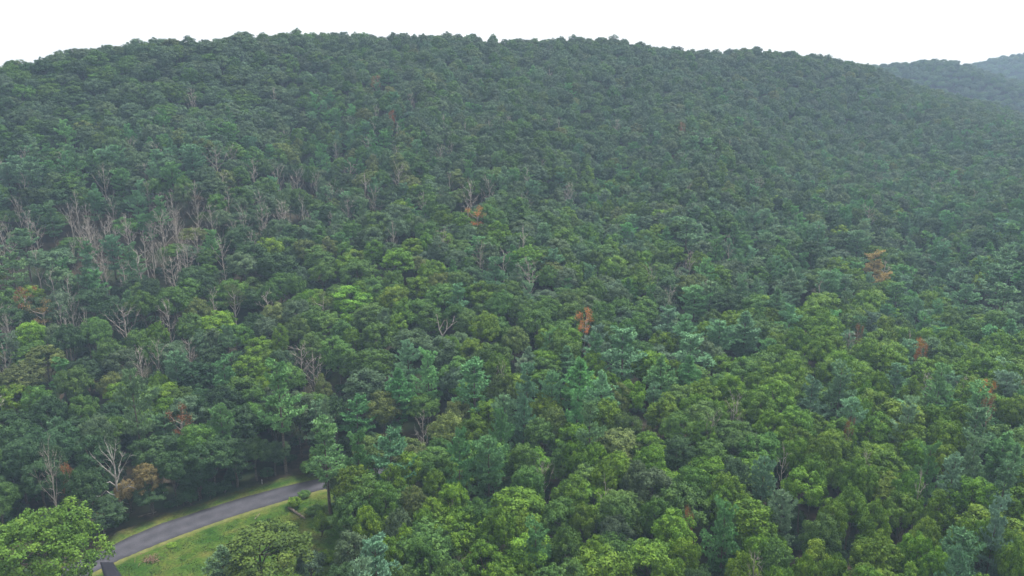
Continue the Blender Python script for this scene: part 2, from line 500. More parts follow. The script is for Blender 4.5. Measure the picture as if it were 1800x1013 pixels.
def forked(seed):
    g = np.random.default_rng(seed)
    tr, cr = Geo(), Geo()
    tr.tube([(0, 0, -.5), (.1, 0, 7), (.3, 0, 11)], [.3, .27, .24], 7)
    for P in ([(.3, 0, 10.8), (-.6, 0, 13), (-.9, 0, 15.2), (-1.3, 0, 18)], [(.3, 0, 10.8), (1.6, 0, 12.8), (3.2, .2, 14.2), (5.0, .3, 15.4)],
              [(-.6, 0, 13), (.2, .2, 14.3), (.8, 0, 15.6)], [(3.2, .2, 14.2), (3.8, .3, 15.4), (4.0, .2, 16.6)], [(1.6, 0, 12.8), (1.9, .4, 14.6), (1.7, .5, 15.8)]):
        P = np.array(P, float)
        cr.tube(P, np.linspace(.2, .06, len(P)), 5)
        for k in range(3):
            a = P[g.integers(1, len(P))]
            d = unit(g.normal(size=3) + np.array([0, 0, .6]))
            cr.tube([a, a + d * .9], [.05, .02], 3)
    return tr.mesh('snag_trunk', [M_PALEBARK], True), cr.mesh('snag_crown', [M_PALEBARK], True), 7.0, 18.0

BROAD = [broadleaf(1, 10, 18, .32, 8), broadleaf(2, 9, 19, .34, 7), broadleaf(3, 11, 17, .36, 9, round_=.9), broadleaf(4, 8, 19, .28, 6, cone=.5),
         broadleaf(5, 10, 18, .32, 10, clump=.8), broadleaf(6, 9.5, 17, .32, 6, clump=1.1), broadleaf(7, 7.5, 18, .3, 6, cone=.3, clump=.85), broadleaf(8, 10.5, 18, .38, 9, hollow=.2)]
PINES = [pine(21, 9.5, 20, .28, top=.25, open_=.25), pine(22, 8.5, 20, .25, taper=1.2, top=.15), pine(23, 10.5, 19, .35, open_=.25, gaps=.28, top=.4), pine(24, 10, 19.5, .30, top=.42, gaps=.22, open_=.3), pine(25, 7.5, 21, .45, open_=.4, gaps=.3, top=.3)]
DEADS = [dead(31, 7, 17, 12, .3, .6, .75, 6), dead(32, 8, 16, 14, .25, .7, .75, 6), dead(33, 5, 18, 10, .35, .45, .7, 6), dead(34, 9, 15, 11, .3, .85, .75, 6, curve=.2), dead(35, 6.5, 17, 14, .22, .5, .7, 8), dead(36, 4.5, 17, 8, .4, .5, .7, 4)]
THINS = [thin_crown(41), thin_crown(42, 6, 17, .72, 11), thin_crown(43, 8, 16, .55, 22)]
BIG = broadleaf(51, 17, 17, .12, 15, leaf=.38, clump=1.05, bump=1.7)
UNDER = [broadleaf(57, 5, 5, .05, 5, leaf=.42, clump=.8), broadleaf(58, 4, 6, .05, 5, leaf=.42, clump=.8)]
DWARF = broadleaf(52, 5, 5.2, .42, 7, leaf=.24, clump=.6)
SHRUB = broadleaf(53, 3.0, 2.6, .05, 6, leaf=.2, clump=.42)
SNAG = snag(61)
FORK = forked(62)
PROTO = {'U': UNDER, 'B': BROAD, 'P': PINES, 'D': DEADS, 'T': THINS, 'G': [BIG], 'W': [DWARF], 'S': [SHRUB], 'N': [SNAG], 'F': [FORK]}

# leaf tints (leaf reflectance; gg on the upper slope also paints in haze)
TINT = {
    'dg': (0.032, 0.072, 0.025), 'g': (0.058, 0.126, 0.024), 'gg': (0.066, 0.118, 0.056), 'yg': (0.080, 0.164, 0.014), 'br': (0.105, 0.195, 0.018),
    'ol': (0.090, 0.128, 0.034), 'bp': (0.118, 0.238, 0.118), 'gp': (0.100, 0.240, 0.080), 'pp': (0.140, 0.250, 0.140), 'rust': (0.18, 0.088, 0.036),
    'tan': (0.145, 0.108, 0.042), 'or': (0.36, 0.155, 0.045), 'gold': (0.36, 0.27, 0.115), 'none': (0.4, 0.4, 0.4)}
WORD = {'dg': 'dark green', 'g': 'mid-green', 'gg': 'grey-green', 'yg': 'yellow-green', 'br': 'bright lime-green', 'ol': 'olive', 'bp': 'blue-green', 'gp': 'fresh green',
        'pp': 'pale silvery-green', 'rust': 'rust-brown', 'tan': 'tan-brown', 'or': 'orange', 'gold': 'golden-brown', 'none': 'grey'}

# ------------------------------------------------------------------ trees told apart in the photograph: kind, leaf tint, then px, py of the top, crown width in px
HAND = '''
B g 15 505 38;T rust 42 507 34;T tan 72 533 46;B yg 48 561 48;D - 10 552 14;D - 3 598 20;B gg 100 508 42;D - 123 525 24;D - 102 525 16;D - 146 546 16;B dg 160 503 60
B dg 188 522 38;D - 212 532 50;B g 250 510 46;B g 303 503 60;D - 292 533 30;B ol 346 522 40;D - 372 502 24;T ol 410 504 38;B yg 378 545 62;B g 332 545 45;B yg 275 562 32
B dg 447 545 45;P bp 400 574 44;B g 165 558 50;B dg 118 568 50;B g 240 570 40;D - 332 591 28;D - 244 604 32;D - 272 597 30;B g 190 592 48;B gg 207 606 58;B ol 75 604 60
B ol 28 634 70;B br 430 617 48;B dg 365 604 50;P bp 306 613 46;B dg 342 630 58;P gp 392 633 54;B g 125 640 55;B ol 195 650 46;B yg 276 652 38;B yg 20 670 56;B g 60 672 46
B dg 85 694 56;B gg 165 722 50;B g 140 688 46;B yg 205 664 48;B yg 287 690 40;B gg 322 690 52;B dg 350 690 42;B g 422 660 64;T rust 315 719 40;P gp 385 704 46
B g 340 738 50;B dg 30 735 60;B dg 105 738 60;B dg 168 752 56;B dg 225 655 40
P bp 8 814 62;P gp 50 815 42;D - 84 784 30;T rust 118 813 28;B dg 150 820 55;B dg 112 846 42;B dg 172 882 66;B dg 160 765 52;B dg 28 770 60;B tan 256 808 30
B dg 262 850 55;B dg 236 900 40;B dg 365 764 78;B dg 408 772 60;B dg 445 768 54;B dg 345 800 52;B dg 90 755 60;B dg 300 790 46;B dg 130 880 50;B dg 480 775 46;B dg 130 815 40;B dg 60 850 60
D - 466 508 34;B ol 482 530 46;B gg 520 518 46;T ol 566 519 56;B yg 615 501 68;B g 650 530 58;B g 588 506 44;B g 520 552 46;B yg 490 568 26;B g 600 556 36;B yg 620 568 28;B br 697 547 34
B g 660 560 52;B g 737 518 60;B yg 712 522 48;B g 800 527 36;B yg 852 545 52;B g 822 540 40;B g 882 508 50;B gg 722 574 62;B gg 772 590 58;B yg 790 582 36;B br 828 590 42
B g 545 585 40;B g 592 588 56;B br 472 610 36;B br 466 637 24;B br 460 655 26;D - 530 600 42;D - 550 623 38;B g 505 634 50;B ol 566 655 26;B g 614 610 36;B g 655 609 62;B gg 642 645 68
P gp 752 621 48;P gp 700 644 56;P gp 830 638 66;B ol 882 652 42;D - 880 642 20;B g 552 685 58;B dg 586 690 44;B dg 480 690 46;P gp 625 697 64;B ol 672 688 58;B g 742 690 52;B ol 800 700 46
B ol 786 724 62;D - 745 722 26;P bp 886 690 52;P gp 882 722 46;P gp 628 762 52;P bp 683 757 80;B br 716 789 44;B yg 764 820 40;B g 672 840 46;B yg 690 818 36;P gp 806 758 54
P gp 858 764 64;B yg 796 845 52;B g 838 874 60;B gg 700 888 46;B ol 730 850 42;B g 617 864 64;B gg 612 928 52;B dg 600 985 56;B br 645 887 34;B br 684 911 46;B br 706 920 38
B yg 676 936 42;P pp 657 954 68;P pp 634 1000 40;B g 737 938 56;B yg 742 888 36;B yg 802 898 80;B yg 852 948 70;B yg 872 888 62;B yg 885 985 60;B g 790 980 60;B g 705 985 56
B g 912 514 44;B g 962 519 46;B g 1000 506 46;B g 1056 524 42;B g 1092 519 44;B g 1134 524 44;D - 1178 503 28;P gp 1222 498 56;B dg 1286 508 52;T or 1029 547 36;B g 942 534 56
B g 986 555 44;B yg 966 569 46;B yg 1002 575 42;B ol 907 569 44;B yg 1084 559 28;B g 1122 545 46;P bp 1176 544 46;P bp 1206 556 50;B br 1240 557 18;P bp 1096 579 84;P bp 1049 589 30
B yg 1166 577 46;P bp 1216 590 58;P bp 1266 559 56;P bp 1312 543 66;B yg 1042 611 42;P gp 1018 626 72;P bp 1056 650 56;P gp 1166 619 52;P gp 1212 621 46;P bp 971 647 42;P bp 926 644 46
B br 960 684 54;P bp 920 690 42;P gp 1015 690 46;P bp 1037 709 46;B yg 1110 661 50;B ol 1086 672 42;B yg 1168 690 54;B yg 1236 661 54;B yg 1286 654 44;B yg 1331 650 42;B yg 1070 694 46
B g 1102 719 54;B g 1197 717 58;B yg 1262 694 34;B yg 1341 689 46;D - 1250 722 28;B yg 1012 738 58;B g 952 727 48;B yg 1240 735 44
B yg 1010 769 42;B yg 1047 771 44;B g 990 770 42;D - 952 803 34;B g 926 814 58;B g 918 775 50;B br 1086 784 50;B yg 1064 802 44;D - 1065 842 24;B yg 1149 781 52;B gg 1152 820 66
B gg 1122 806 46;B g 1216 815 50;B g 1252 767 56;B dg 1196 760 50;B yg 1282 825 54;B gg 1293 798 42;B yg 1266 855 46;P pp 1345 799 48;B br 920 894 56;B g 986 869 58;B g 996 920 56;B yg 1026 880 42
B g 1156 867 36;B yg 1186 890 68;T rust 1212 886 18;P gp 1276 889 60;B gg 1082 899 48;B g 1082 940 78;B yg 1048 935 44;B yg 1180 969 56;B yg 1205 944 48;B br 1310 864 46;D - 1326 963 34;B yg 1308 962 50
B yg 922 985 48;B g 1010 985 56;B dg 1230 985 52;B yg 1375 985 50
P bp 1390 534 46;P bp 1366 503 44;B yg 1450 509 58;B yg 1526 509 46;P gp 1576 498 48;B yg 1450 545 56;B yg 1521 535 44;T rust 1512 566 20;P bp 1616 524 40;B yg 1636 504 42;P bp 1700 498 52
P bp 1770 503 56;B yg 1560 564 36;B yg 1596 569 32;B yg 1640 569 42;B yg 1676 574 46;B g 1710 555 42;B yg 1760 579 50;P bp 1778 559 50;T or 1622 591 26;B yg 1405 574 42;B yg 1450 590 50
B yg 1476 611 46;B yg 1530 590 44;B yg 1570 600 54;B yg 1686 600 34;B yg 1716 604 50;B yg 1370 600 42;B yg 1392 620 46;B yg 1376 650 50;B yg 1650 624 42;B yg 1692 630 50;B yg 1742 624 46
B yg 1782 634 46;P bp 1481 649 62;P bp 1431 669 44;P gp 1656 644 52;T or 1740 664 24;T rust 1742 689 26;B yg 1526 664 38;B yg 1548 650 38;B yg 1606 660 34;B yg 1512 690 40;P pp 1500 694 48
P pp 1601 704 38;B yg 1362 719 58;B yg 1481 734 50;B yg 1541 724 58;B yg 1646 704 46;B yg 1691 699 42;B yg 1790 689 44;B yg 1706 664 46;T rust 1495 731 14;P bp 1720 719 52;B yg 1600 735 46
D - 1380 779 22;D - 1526 788 20;B yg 1402 766 44;B yg 1450 764 58;B yg 1436 791 42;B yg 1482 800 42;B yg 1416 819 66;P pp 1378 859 46;B yg 1511 804 54;B yg 1501 850 50;B yg 1466 868 44;B yg 1542 882 46
P gp 1636 784 46;P pp 1676 807 44;P bp 1716 774 52;P bp 1771 821 48;P bp 1788 778 42;B yg 1661 774 54;B yg 1614 763 44;B yg 1606 825 46;D - 1622 818 26;B yg 1721 834 62;B yg 1591 860 58;B yg 1657 860 46
P pp 1756 889 32;B br 1636 909 38;B yg 1700 905 42;B yg 1731 914 42;B yg 1611 935 46;P bp 1696 929 68;P bp 1690 972 56;B g 1450 904 58;B br 1440 949 48;B yg 1471 970 50;B yg 1420 972 46;B yg 1546 934 72
B yg 1650 962 50;B g 1361 939 60;B yg 1530 990 54;B yg 1598 992 52;B yg 1790 949 50;B yg 1736 1000 50;B yg 1777 925 36;B yg 1340 935 40
D - 150 393 46;D - 182 384 28;D - 201 394 24;D - 278 374 34;D - 264 388 24;D - 241 433 40;D - 266 428 24;D - 301 448 44;D - 214 453 26;D - 460 358 30;D - 493 346 32;D - 125 420 16
D - 15 424 34;D - 60 430 30;D - 341 394 24;D - 320 400 16;D - 300 338 18;D - 367 354 20;D - 426 358 20;D - 86 468 24;D - 115 478 22;B gg 94 433 68;P bp 15 446 58;P bp 225 432 40
D - 180 289 24;D - 376 254 36;D - 444 274 28;D - 486 288 24;D - 520 294 26;D - 335 149 18;D - 480 149 16;D - 616 279 28;D - 641 299 24;D - 700 288 22;D - 826 319 32;D - 860 309 20
D - 1001 318 22;D - 1086 204 18;D - 926 293 18;T rust 660 129 22;T rust 688 189 14;D - 821 352 26;T or 838 366 34;D - 920 392 24;D - 886 433 26;D - 932 453 36;D - 690 383 22;D - 780 398 24
D - 843 428 22;D - 1213 433 24;D - 1147 464 20;P gold 1538 444 50;D - 1558 452 42;B br 1755 404 20;D - 1530 358 30;B yg 1730 444 40;T rust 1200 210 14;D - 555 300 18;D - 585 320 18;D - 655 330 20;D - 400 330 20
D - 455 330 18;D - 530 340 18;D - 610 345 20;D - 745 335 18;D - 790 300 16;D - 250 400 22;D - 165 400 20;D - 225 385 20;D - 310 430 20;D - 40 300 18;D - 130 330 18
B yg 700 432 54;B yg 760 452 46;B g 630 450 56;B yg 735 480 50;B g 560 430 50;B dg 480 440 60;B dg 440 420 50;B g 990 395 44;B yg 995 400 40;P bp 870 455 50;P bp 1210 385 44;P gp 1260 420 40
P bp 1600 420 56;P bp 1660 430 52;P bp 1510 400 44;P bp 1440 395 40;P bp 1770 430 50;P bp 1250 490 54;P gp 1590 460 46;P bp 1460 470 46;P bp 1690 470 52;P bp 1760 470 50;P bp 1390 470 48;P gp 1240 455 44
P gp 300 280 40;P bp 335 250 44;P gp 285 190 34;P gp 130 270 40;P bp 50 280 46;P gp 210 290 36;P bp 40 400 50;P bp 200 250 36;P gp 400 210 36;P gp 110 210 34
'''
hand = []
for seg in HAND.replace('\n', ';').split(';'):
    seg = seg.split()
    if len(seg) == 5:
        hand.append((seg[0], seg[1].replace('-', 'none'), float(seg[2]), float(seg[3]), float(seg[4])))
# trees given by the pixel of their foot on the level clearing: kind, tint, foot px, foot py, height m, width m, label
FOOT = [
    ('G', 'br', 62, 1100, 21.5, 23.0, 'large bright lime-green broadleaf tree overhanging the road end, nearest tree of all'),
    ('B', 'ol', 470, 1055, 16.0, 15.5, 'olive broadleaf tree standing alone in the roadside meadow'),
    ('P', 'bp', 398, 1065, 13.0, 8.0, 'pale blue-green pine pressed against the olive tree in the meadow'),
    ('W', 'gg', 548, 1035, 7.5, 6.0, 'small grey-green tree beside the olive meadow tree'),
    ('N', 'none', 213, 905, 18.0, 7.8, 'bleached white dead tree with snaking bare limbs at forest edge'),
    ('P', 'gp', 505, 832, 29.0, 11.0, 'tall fresh green pine with long bare trunk at the verge'),
    ('P', 'bp', 255, 835, 27.5, 11.5, 'tall blue-green pine rising behind the bleached white dead tree'),
    ('P', 'gp', 583, 905, 22.5, 10.5, 'green pine with bare trunk where the road meets the forest'),
    ('P', 'pp', 580, 838, 20.5, 4.5, 'thin sparse pale pine spire beside the road end'),
    ('W', 'dg', 328, 884, 4.3, 5.2, 'low round umbrella-shaped tree on the verge'),
    ('W', 'dg', 350, 880, 6.5, 4.5, 'slender young tree with pale stem at the verge edge'),
    ('B', 'g', 604, 893, 10.0, 8.0, 'leafy low tree hiding the far end of the road'),
    ('W', 'g', 566, 838, 7.0, 6.5, 'small leafy tree leaning over the far road edge'),
    ('D', 'none', 288, 876, 6.0, 2.6, 'small crooked bare sapling at the forest edge by the verge'),
    ('W', 'tan', 230, 900, 7.5, 6.0, 'low tan-brown tree at the foot of the bleached dead tree'),
]

# ------------------------------------------------------------------ clearing outline (level ground)
def pts(s):
    return np.array([flat(*map(float, p.split(','))) for p in s.split()])
ROAD_N = pts('20,1045 100,1003 175,971 225,946 275,924.5 325,908 375,891.5 425,876 475,862.5 525,850 560,843 620,830 700,812 800,795')
ROAD_S = pts('60,1072 130,1030 192,996 250,972 300,952 350,933 400,915 450,899 500,884 550,868 590,858 650,843 730,824 830,806')
FIELD = pts('20,1035 120,985 165,962 205,936 280,906 350,885 430,858 500,839 560,828 640,806 760,786 800,795 700,826 592,870 604,930 600,1013 585,1110 130,1110 60,1075')
def inside(P, poly):
    P = np.atleast_2d(P)
    x, y = P[:, 0], P[:, 1]
    c = np.zeros(len(P), bool)
    j = len(poly) - 1
    for i in range(len(poly)):
        xi, yi = poly[i]; xj, yj = poly[j]
        c ^= ((yi > y) != (yj > y)) & (x < (xj - xi) * (y - yi) / (yj - yi + 1e-12) + xi)
        j = i
    return c
def dist_line(P, line):
    P = np.atleast_2d(P)
    best = np.full(len(P), 1e9)
    for a, b in zip(line[:-1], line[1:]):
        ab = b - a
        t = np.clip(((P - a) @ ab) / (ab @ ab), 0, 1)
        best = np.minimum(best, np.linalg.norm(P - (a + t[:, None] * ab), axis=1))
    return best

# ------------------------------------------------------------------ collect trees
trees = []     # dict: kind, tint, x, y, w, h, var, hand(px,py) or None
def add_tree(kind, tint, x, y, wid, h, label=None, hand_=False, var=None):
    ps = PROTO[kind]
    trees.append(dict(kind=kind, tint=tint, x=x, y=y, z=float(zg(x, y)), w=wid, h=h, var=R.randrange(len(ps)) if var is None else var, rot=R.uniform(0, 6.283), label=label, hand=hand_))
for k, t, px, py, h, wd, lab in FOOT:
    x, y = flat(px, py)
    add_tree(k, t, x, y, wd, h, lab, True, {(505): 4, (583): 4, (580): 4, 255: 2}.get(px))
for k, t, px, py, wpx in hand:
    H = {'B': R.uniform(16.5, 19), 'P': R.uniform(19, 21.5), 'D': R.uniform(18, 20.5), 'T': R.uniform(17.5, 19)}[k]
    if k == 'P' and 560 < px < 1130 and py > 560:
        H += 2.0
    if k == 'B' and t == 'br':
        H = R.uniform(15.5, 18)
    p = hit(px, py + 4, H)
    while p is not None and H > 5 and (inside(p, FIELD)[0] or dist_line(p, FIELD[:11])[0] < 1.0):
        H -= 0.5                                   # a lower tree standing further back, at the forest edge
        p = hit(px, py + 4, H)
    if p is not None:
        fx, fy, _ = project((p[0], p[1], 0.0))
        if fx < 200 and fy > 960:
            continue
    if p is None or (inside(p, FIELD)[0] and not (px > 560 or py > 1000)):
        continue
    dep = project((p[0], p[1], 0))[2]
    wd = wpx / FPX * float(dep) * (1.12 if k in 'BP' else 1.0)
    if k == 'B':
        wd = min(max(wd, 5.5), 14.5)
    elif k == 'P':
        wd = min(max(wd * 1.12, 7.0), 14)
    elif k == 'D':
        wd = min(max(wd * 1.25, 4), 10)
    else:
        wd = min(max(wd * .9, 2.2), 8)
        H -= 1.2 if wpx < 30 else 0
    add_tree(k, t, p[0], p[1], wd, H, None, True, 0 if (k, px) == ('D', 0) else None)
x, y = hit(775, 553, 18)
add_tree('F', 'none', x, y, 7.0, 18.0, 'pale bare two-pronged dead tree standing in a dark gap', True)
trees[-1]['rot'] = 0.1
for t in trees:
    if t['kind'] == 'N':
        t['rot'] = 0.0

REG = [  # px, py, pine share, dead share, tints (paler gg mix upslope: distance haze put into leaf colour)
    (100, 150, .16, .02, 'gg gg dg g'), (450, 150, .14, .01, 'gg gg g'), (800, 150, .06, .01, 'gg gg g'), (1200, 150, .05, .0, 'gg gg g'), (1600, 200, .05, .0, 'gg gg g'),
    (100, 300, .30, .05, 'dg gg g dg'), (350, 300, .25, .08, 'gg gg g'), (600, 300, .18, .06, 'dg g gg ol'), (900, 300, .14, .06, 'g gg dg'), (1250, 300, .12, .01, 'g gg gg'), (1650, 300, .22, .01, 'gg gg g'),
    (80, 430, .22, .45, 'dg gg g'), (300, 420, .18, .46, 'dg gg g'), (520, 420, .16, .08, 'dg g gg'), (760, 420, .12, .05, 'g g yg gg'), (1050, 400, .22, .02, 'g gg g yg'), (1350, 420, .38, .01, 'gg g dg'), (1680, 420, .5, .01, 'dg gg g'),
    (60, 560, .10, .10, 'g ol dg gg'), (300, 560, .10, .08, 'g dg gg g'), (600, 560, .10, .03, 'g g gg yg'), (900, 540, .10, .02, 'g g yg gg'), (1200, 540, .35, .01, 'g gg yg'), (1550, 560, .28, .01, 'yg yg g'),
    (80, 720, .08, .02, 'dg dg dg g'), (330, 720, .15, .02, 'dg g dg dg'), (650, 720, .35, .02, 'g gg ol g'), (950, 720, .25, .01, 'yg g yg'), (1300, 720, .10, .01, 'yg yg g'), (1650, 720, .15, .01, 'yg yg yg g'),
    (700, 900, .2, .01, 'yg g g'), (1000, 900, .06, .01, 'yg g yg g'), (1350, 900, .10, .01, 'yg yg g g'), (1650, 900, .12, .01, 'yg yg yg g'), (80, 850, .15, .03, 'dg dg g')]
reg_p = np.array([(r[0], r[1]) for r in REG], float)
GAPS = [(985, 668, 16), (1272, 552, 13), (775, 612, 20), (1595, 835, 18), (770, 705, 12), (1395, 905, 16)]
hx = [(t['x'], t['y'], t['w'] * (1.3 if t['kind'] == 'N' else 0.5)) for t in trees]
cand = []
S = 6.9
for r0, r1, a0, a1, s in ((84, 905, -0.74, 0.74, S), (960, 1150, 0.30, 0.76, 7.5), (1360, 1640, 0.40, 0.76, 8.5)):
    rr = r0
    row = 0
    while rr < r1:
        n = int((a1 - a0) * rr / s)
        for k in range(n):
            a = a0 + (k + 0.5 * (row % 2) + R.uniform(-.33, .33)) * (a1 - a0) / n
            q = rr + R.uniform(-.33, .33) * s
            if r1 < 950 and q > np.interp(a, az_r, ri_r) + 75:
                continue
            cand.append((q * math.sin(a), q * math.cos(a)))
        rr += s * 0.87
        if rr > 340 and s == S:
            s = 6.2
        row += 1
cand = np.array(cand)
cz = zg(cand[:, 0], cand[:, 1])
fieldmask = inside(cand, FIELD) | (dist_line(cand, ROAD_N) < 4.5) | (dist_line(cand, ROAD_S) < 4.5)
cpx, cpy, cdep = project(np.column_stack([cand, cz + 12]))
fpx, fpy, _ = project(np.column_stack([cand, cz]))
fieldmask |= (fpx < 205) & (fpy > 955)
fieldmask |= (cpx > 150) & (cpx < 640) & (cpy > 905)          # the meadow reaches below the frame
HX = np.array(hx)
for i in range(len(cand)):
    if fieldmask[i]:
        continue
    x, y = cand[i]
    d = np.hypot(HX[:, 0] - x, HX[:, 1] - y)
    if np.any(d < HX[:, 2] * 0.80 + 1.6):
        continue
    px, py = cpx[i], cpy[i]
    if any(math.hypot(px - g[0], (py - g[1]) * 1.3) < g[2] for g in GAPS):
        continue
    dd = np.hypot((reg_p[:, 0] - px) / 1.4, reg_p[:, 1] - py) + 40 * rng.random(len(reg_p))
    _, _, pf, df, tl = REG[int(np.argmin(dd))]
    # stands of pine: patchy rather than even
    pf = pf * (1.0 + 0.9 * math.sin(x * .045 + 1.7 * math.sin(y * .03)) * math.cos(y * .05))
    crest = math.hypot(x, y) > np.interp(math.atan2(x, y), az_r, ri_r) - 60
    if crest:
        pf = df = 0
    u = R.random()
    far = math.hypot(x, y) > 950
    if u < df:
        add_tree('D', 'none', x, y, R.uniform(4.5, 7.5), R.uniform(15, 18.5))
    elif u < df + pf and not far:
        add_tree('P', R.choice(['bp', 'gp', 'bp', 'gp', 'pp']) if py > 330 else R.choice(['bp', 'gp']), x, y, R.uniform(7.5, 11), R.uniform(14.5, 18.5))
    else:
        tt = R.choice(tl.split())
        v = R.random()
        if v < .03:
            tt = 'ol'
        elif v < .045 and py > 300:
            tt = 'br'
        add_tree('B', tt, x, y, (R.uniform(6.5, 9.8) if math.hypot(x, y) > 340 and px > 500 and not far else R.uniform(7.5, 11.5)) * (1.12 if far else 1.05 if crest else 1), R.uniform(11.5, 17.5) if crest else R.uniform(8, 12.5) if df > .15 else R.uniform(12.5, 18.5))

# undergrowth under the nearer trees
for k in range(1800):
    a = R.uniform(-.72, .72); q = math.sqrt(R.uniform(95 ** 2, 300 ** 2))
    x, y = q * math.sin(a), q * math.cos(a)
    if inside((x, y), FIELD)[0]:
        continue
    ux, uy, _ = project((x, y, float(zg(x, y))))
    if ux < 640 and uy > 950:
        continue
    add_tree('U', 'dg', x, y, R.uniform(3, 5), R.uniform(2, 4.5))

# colour of each tree: its kind's tint with its own drift
for t in trees:
    c = np.array(TINT[t['tint']])
    if t['kind'] == 'G':
        c = np.array((0.078, 0.158, 0.020))
    elif t['label'] and t['kind'] == 'B' and t['tint'] == 'ol':
        c = np.array((0.064, 0.108, 0.018))
    elif t['kind'] not in 'NFD':
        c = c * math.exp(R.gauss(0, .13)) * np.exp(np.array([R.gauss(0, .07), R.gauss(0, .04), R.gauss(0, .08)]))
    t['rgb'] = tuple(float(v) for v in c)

# ------------------------------------------------------------------ which trees show, and how large: front-to-back splat of the crowns
SW, SH = 600, 338
k_ = SW / 1800.0
P3 = np.array([(t['x'], t['y'], t['z']) for t in trees])
for t, p in zip(trees, P3):
    zc = t['h'] * (0.68 if t['kind'] in 'BGWS' else 0.6)
    px, py, dp = project((p[0], p[1], p[2] + zc))
    t['px'], t['py'], t['dep'] = float(px), float(py), float(dp)
cov = np.zeros((SH, SW), bool)
for t in sorted(trees, key=lambda t: t['dep']):
    a = t['w'] * 0.46 / t['dep'] * FPX * k_
    b = t['h'] * (0.30 if t['kind'] in 'BGWS' else 0.36) / t['dep'] * FPX * k_
    cx, cyy = t['px'] * k_, t['py'] * k_
    x0, x1 = max(0, int(cx - a)), min(SW, int(cx + a) + 2)
    y0, y1 = max(0, int(cyy - b)), min(SH, int(cyy + b) + 2)
    t['vis'] = 0
    if x0 >= x1 or y0 >= y1:
        continue
    yy, xx = np.mgrid[y0:y1, x0:x1]
    m = ((xx - cx) / max(a, .6)) ** 2 + ((yy - cyy) / max(b, .6)) ** 2 <= 1
    sub = cov[y0:y1, x0:x1]
    t['vis'] = int((m & ~sub).sum())
    if t['kind'] not in 'DNFTU':
        sub |= m
KINDOF = {'U': 'undergrowth', 'B': 'broadleaf_tree', 'G': 'broadleaf_tree', 'W': 'broadleaf_tree', 'P': 'pine_tree', 'D': 'dead_tree', 'N': 'dead_tree', 'F': 'dead_tree', 'T': 'dying_tree'}
by = {}
for t in trees:
    by.setdefault(KINDOF[t['kind']], []).append(t)
single = []
for kd, L in by.items():
    if kd == 'undergrowth':
        continue
    L = [t for t in L if t['vis'] > (3 if kd in ('broadleaf_tree', 'pine_tree') else 1)]
    L.sort(key=lambda t: (not t['label'], -t['vis']))
    single += L[:300]
for t in single:
    t['single'] = True
stuff = [t for t in trees if not t.get('single') and math.hypot(t['x'], t['y']) > 80]

# ------------------------------------------------------------------ labels
LAND = [  # landmark phrase, px, py (crown)
    ('the road', 370, 905), ('the large lime-green tree by the road', 65, 950), ('the bleached white dead tree', 212, 825), ('the olive meadow tree', 465, 960), ('the rust-red crown', 42, 522),
    ('the orange-topped bare tree', 1029, 575), ('the two-pronged dead tree', 775, 575), ('the golden dying pine', 1545, 465), ('the orange sprig above bare twigs', 1622, 600), ('the stacked pair of rusty crowns', 1741, 678),
    ('the burnt-orange crown on the mid slope', 838, 378), ('the wide blue-green pine by the dark hollow', 1096, 605), ('the long-trunked roadside pine', 505, 735), ('the tall pine behind the bleached tree', 248, 720),
    ('the bright lime clump', 455, 635), ('the leaning bare tree with red tips', 952, 825), ('the pale pine over bare stems', 1378, 890), ('the big blue-green pine at the lower edge', 1695, 960), ('the silvery pine at the lower edge', 657, 980),
    ('the tall layered green pine', 858, 800), ('the domed grey-green tree among dead trunks', 94, 455), ('the twisted grey dead tree', 212, 550), ('the cluster of grey dead trunks', 160, 425), ('the fan of grey dead limbs', 300, 470),
    ('the double dead tree on the slope', 475, 380), ('the pair of tall bare trunks', 625, 305), ('the small vivid lime crown', 697, 562), ('the narrow lime spire', 1240, 570), ('the rusty tuft in the yellow-green stand', 1512, 575),
    ('the vine-hung bare trunk', 1178, 525), ('the rusty sprig on the upper slope', 660, 140), ('the thin rust-red sprig below the summit', 688, 200), ('the bare fork on the lower slope', 886, 445), ('the spreading bare crown at mid slope', 932, 468),
    ('the lone bright crown on the far slope', 1755, 412), ('the low saddle of the ridge', 930, 75), ('the summit of the ridge', 620, 65), ('the left end of the ridge', 40, 115), ('the far notch between the hills', 1680, 125),
    ('the second crest of the ridge', 1050, 70), ('the tan-brown tree', 255, 820), ('the brown-tipped tree', 1212, 890), ('the trunk-showing green pine', 1276, 920), ('the forked stem in the bright crown', 1066, 855),
    ('the tangle of bare twigs', 1326, 980), ('the red tip among yellow-green crowns', 1495, 738), ('the dark hollow in the yellow-green stand', 1595, 830), ('the pale leaning stem', 1622, 825), ('the brown dead sapling', 1380, 795),
    ('the blue-green pine stand on the far flat', 1650, 455), ('the dark green dip of the far slope', 1400, 260), ('the dead snag on the upper slope', 376, 270)]
ORD = ['', 'second ', 'third ', 'fourth ', 'fifth ', 'sixth ', 'seventh ', 'eighth ', 'ninth ', 'tenth ', 'eleventh ', 'twelfth ']
DESC = {'B': ['rounded crown', 'upright crown', 'broad flat crown', 'narrow crown', 'billowing crown', 'lumpy crown', 'slim crown', 'open crown'],
        'P': ['layered boughs', 'pointed top', 'wide open boughs', 'blunt top', 'sparse boughs']}
NOUN = {'B': 'broadleaf tree', 'P': 'pine', 'D': 'dead tree', 'T': 'dying tree', 'G': 'broadleaf tree', 'W': 'small tree'}
buckets = {}
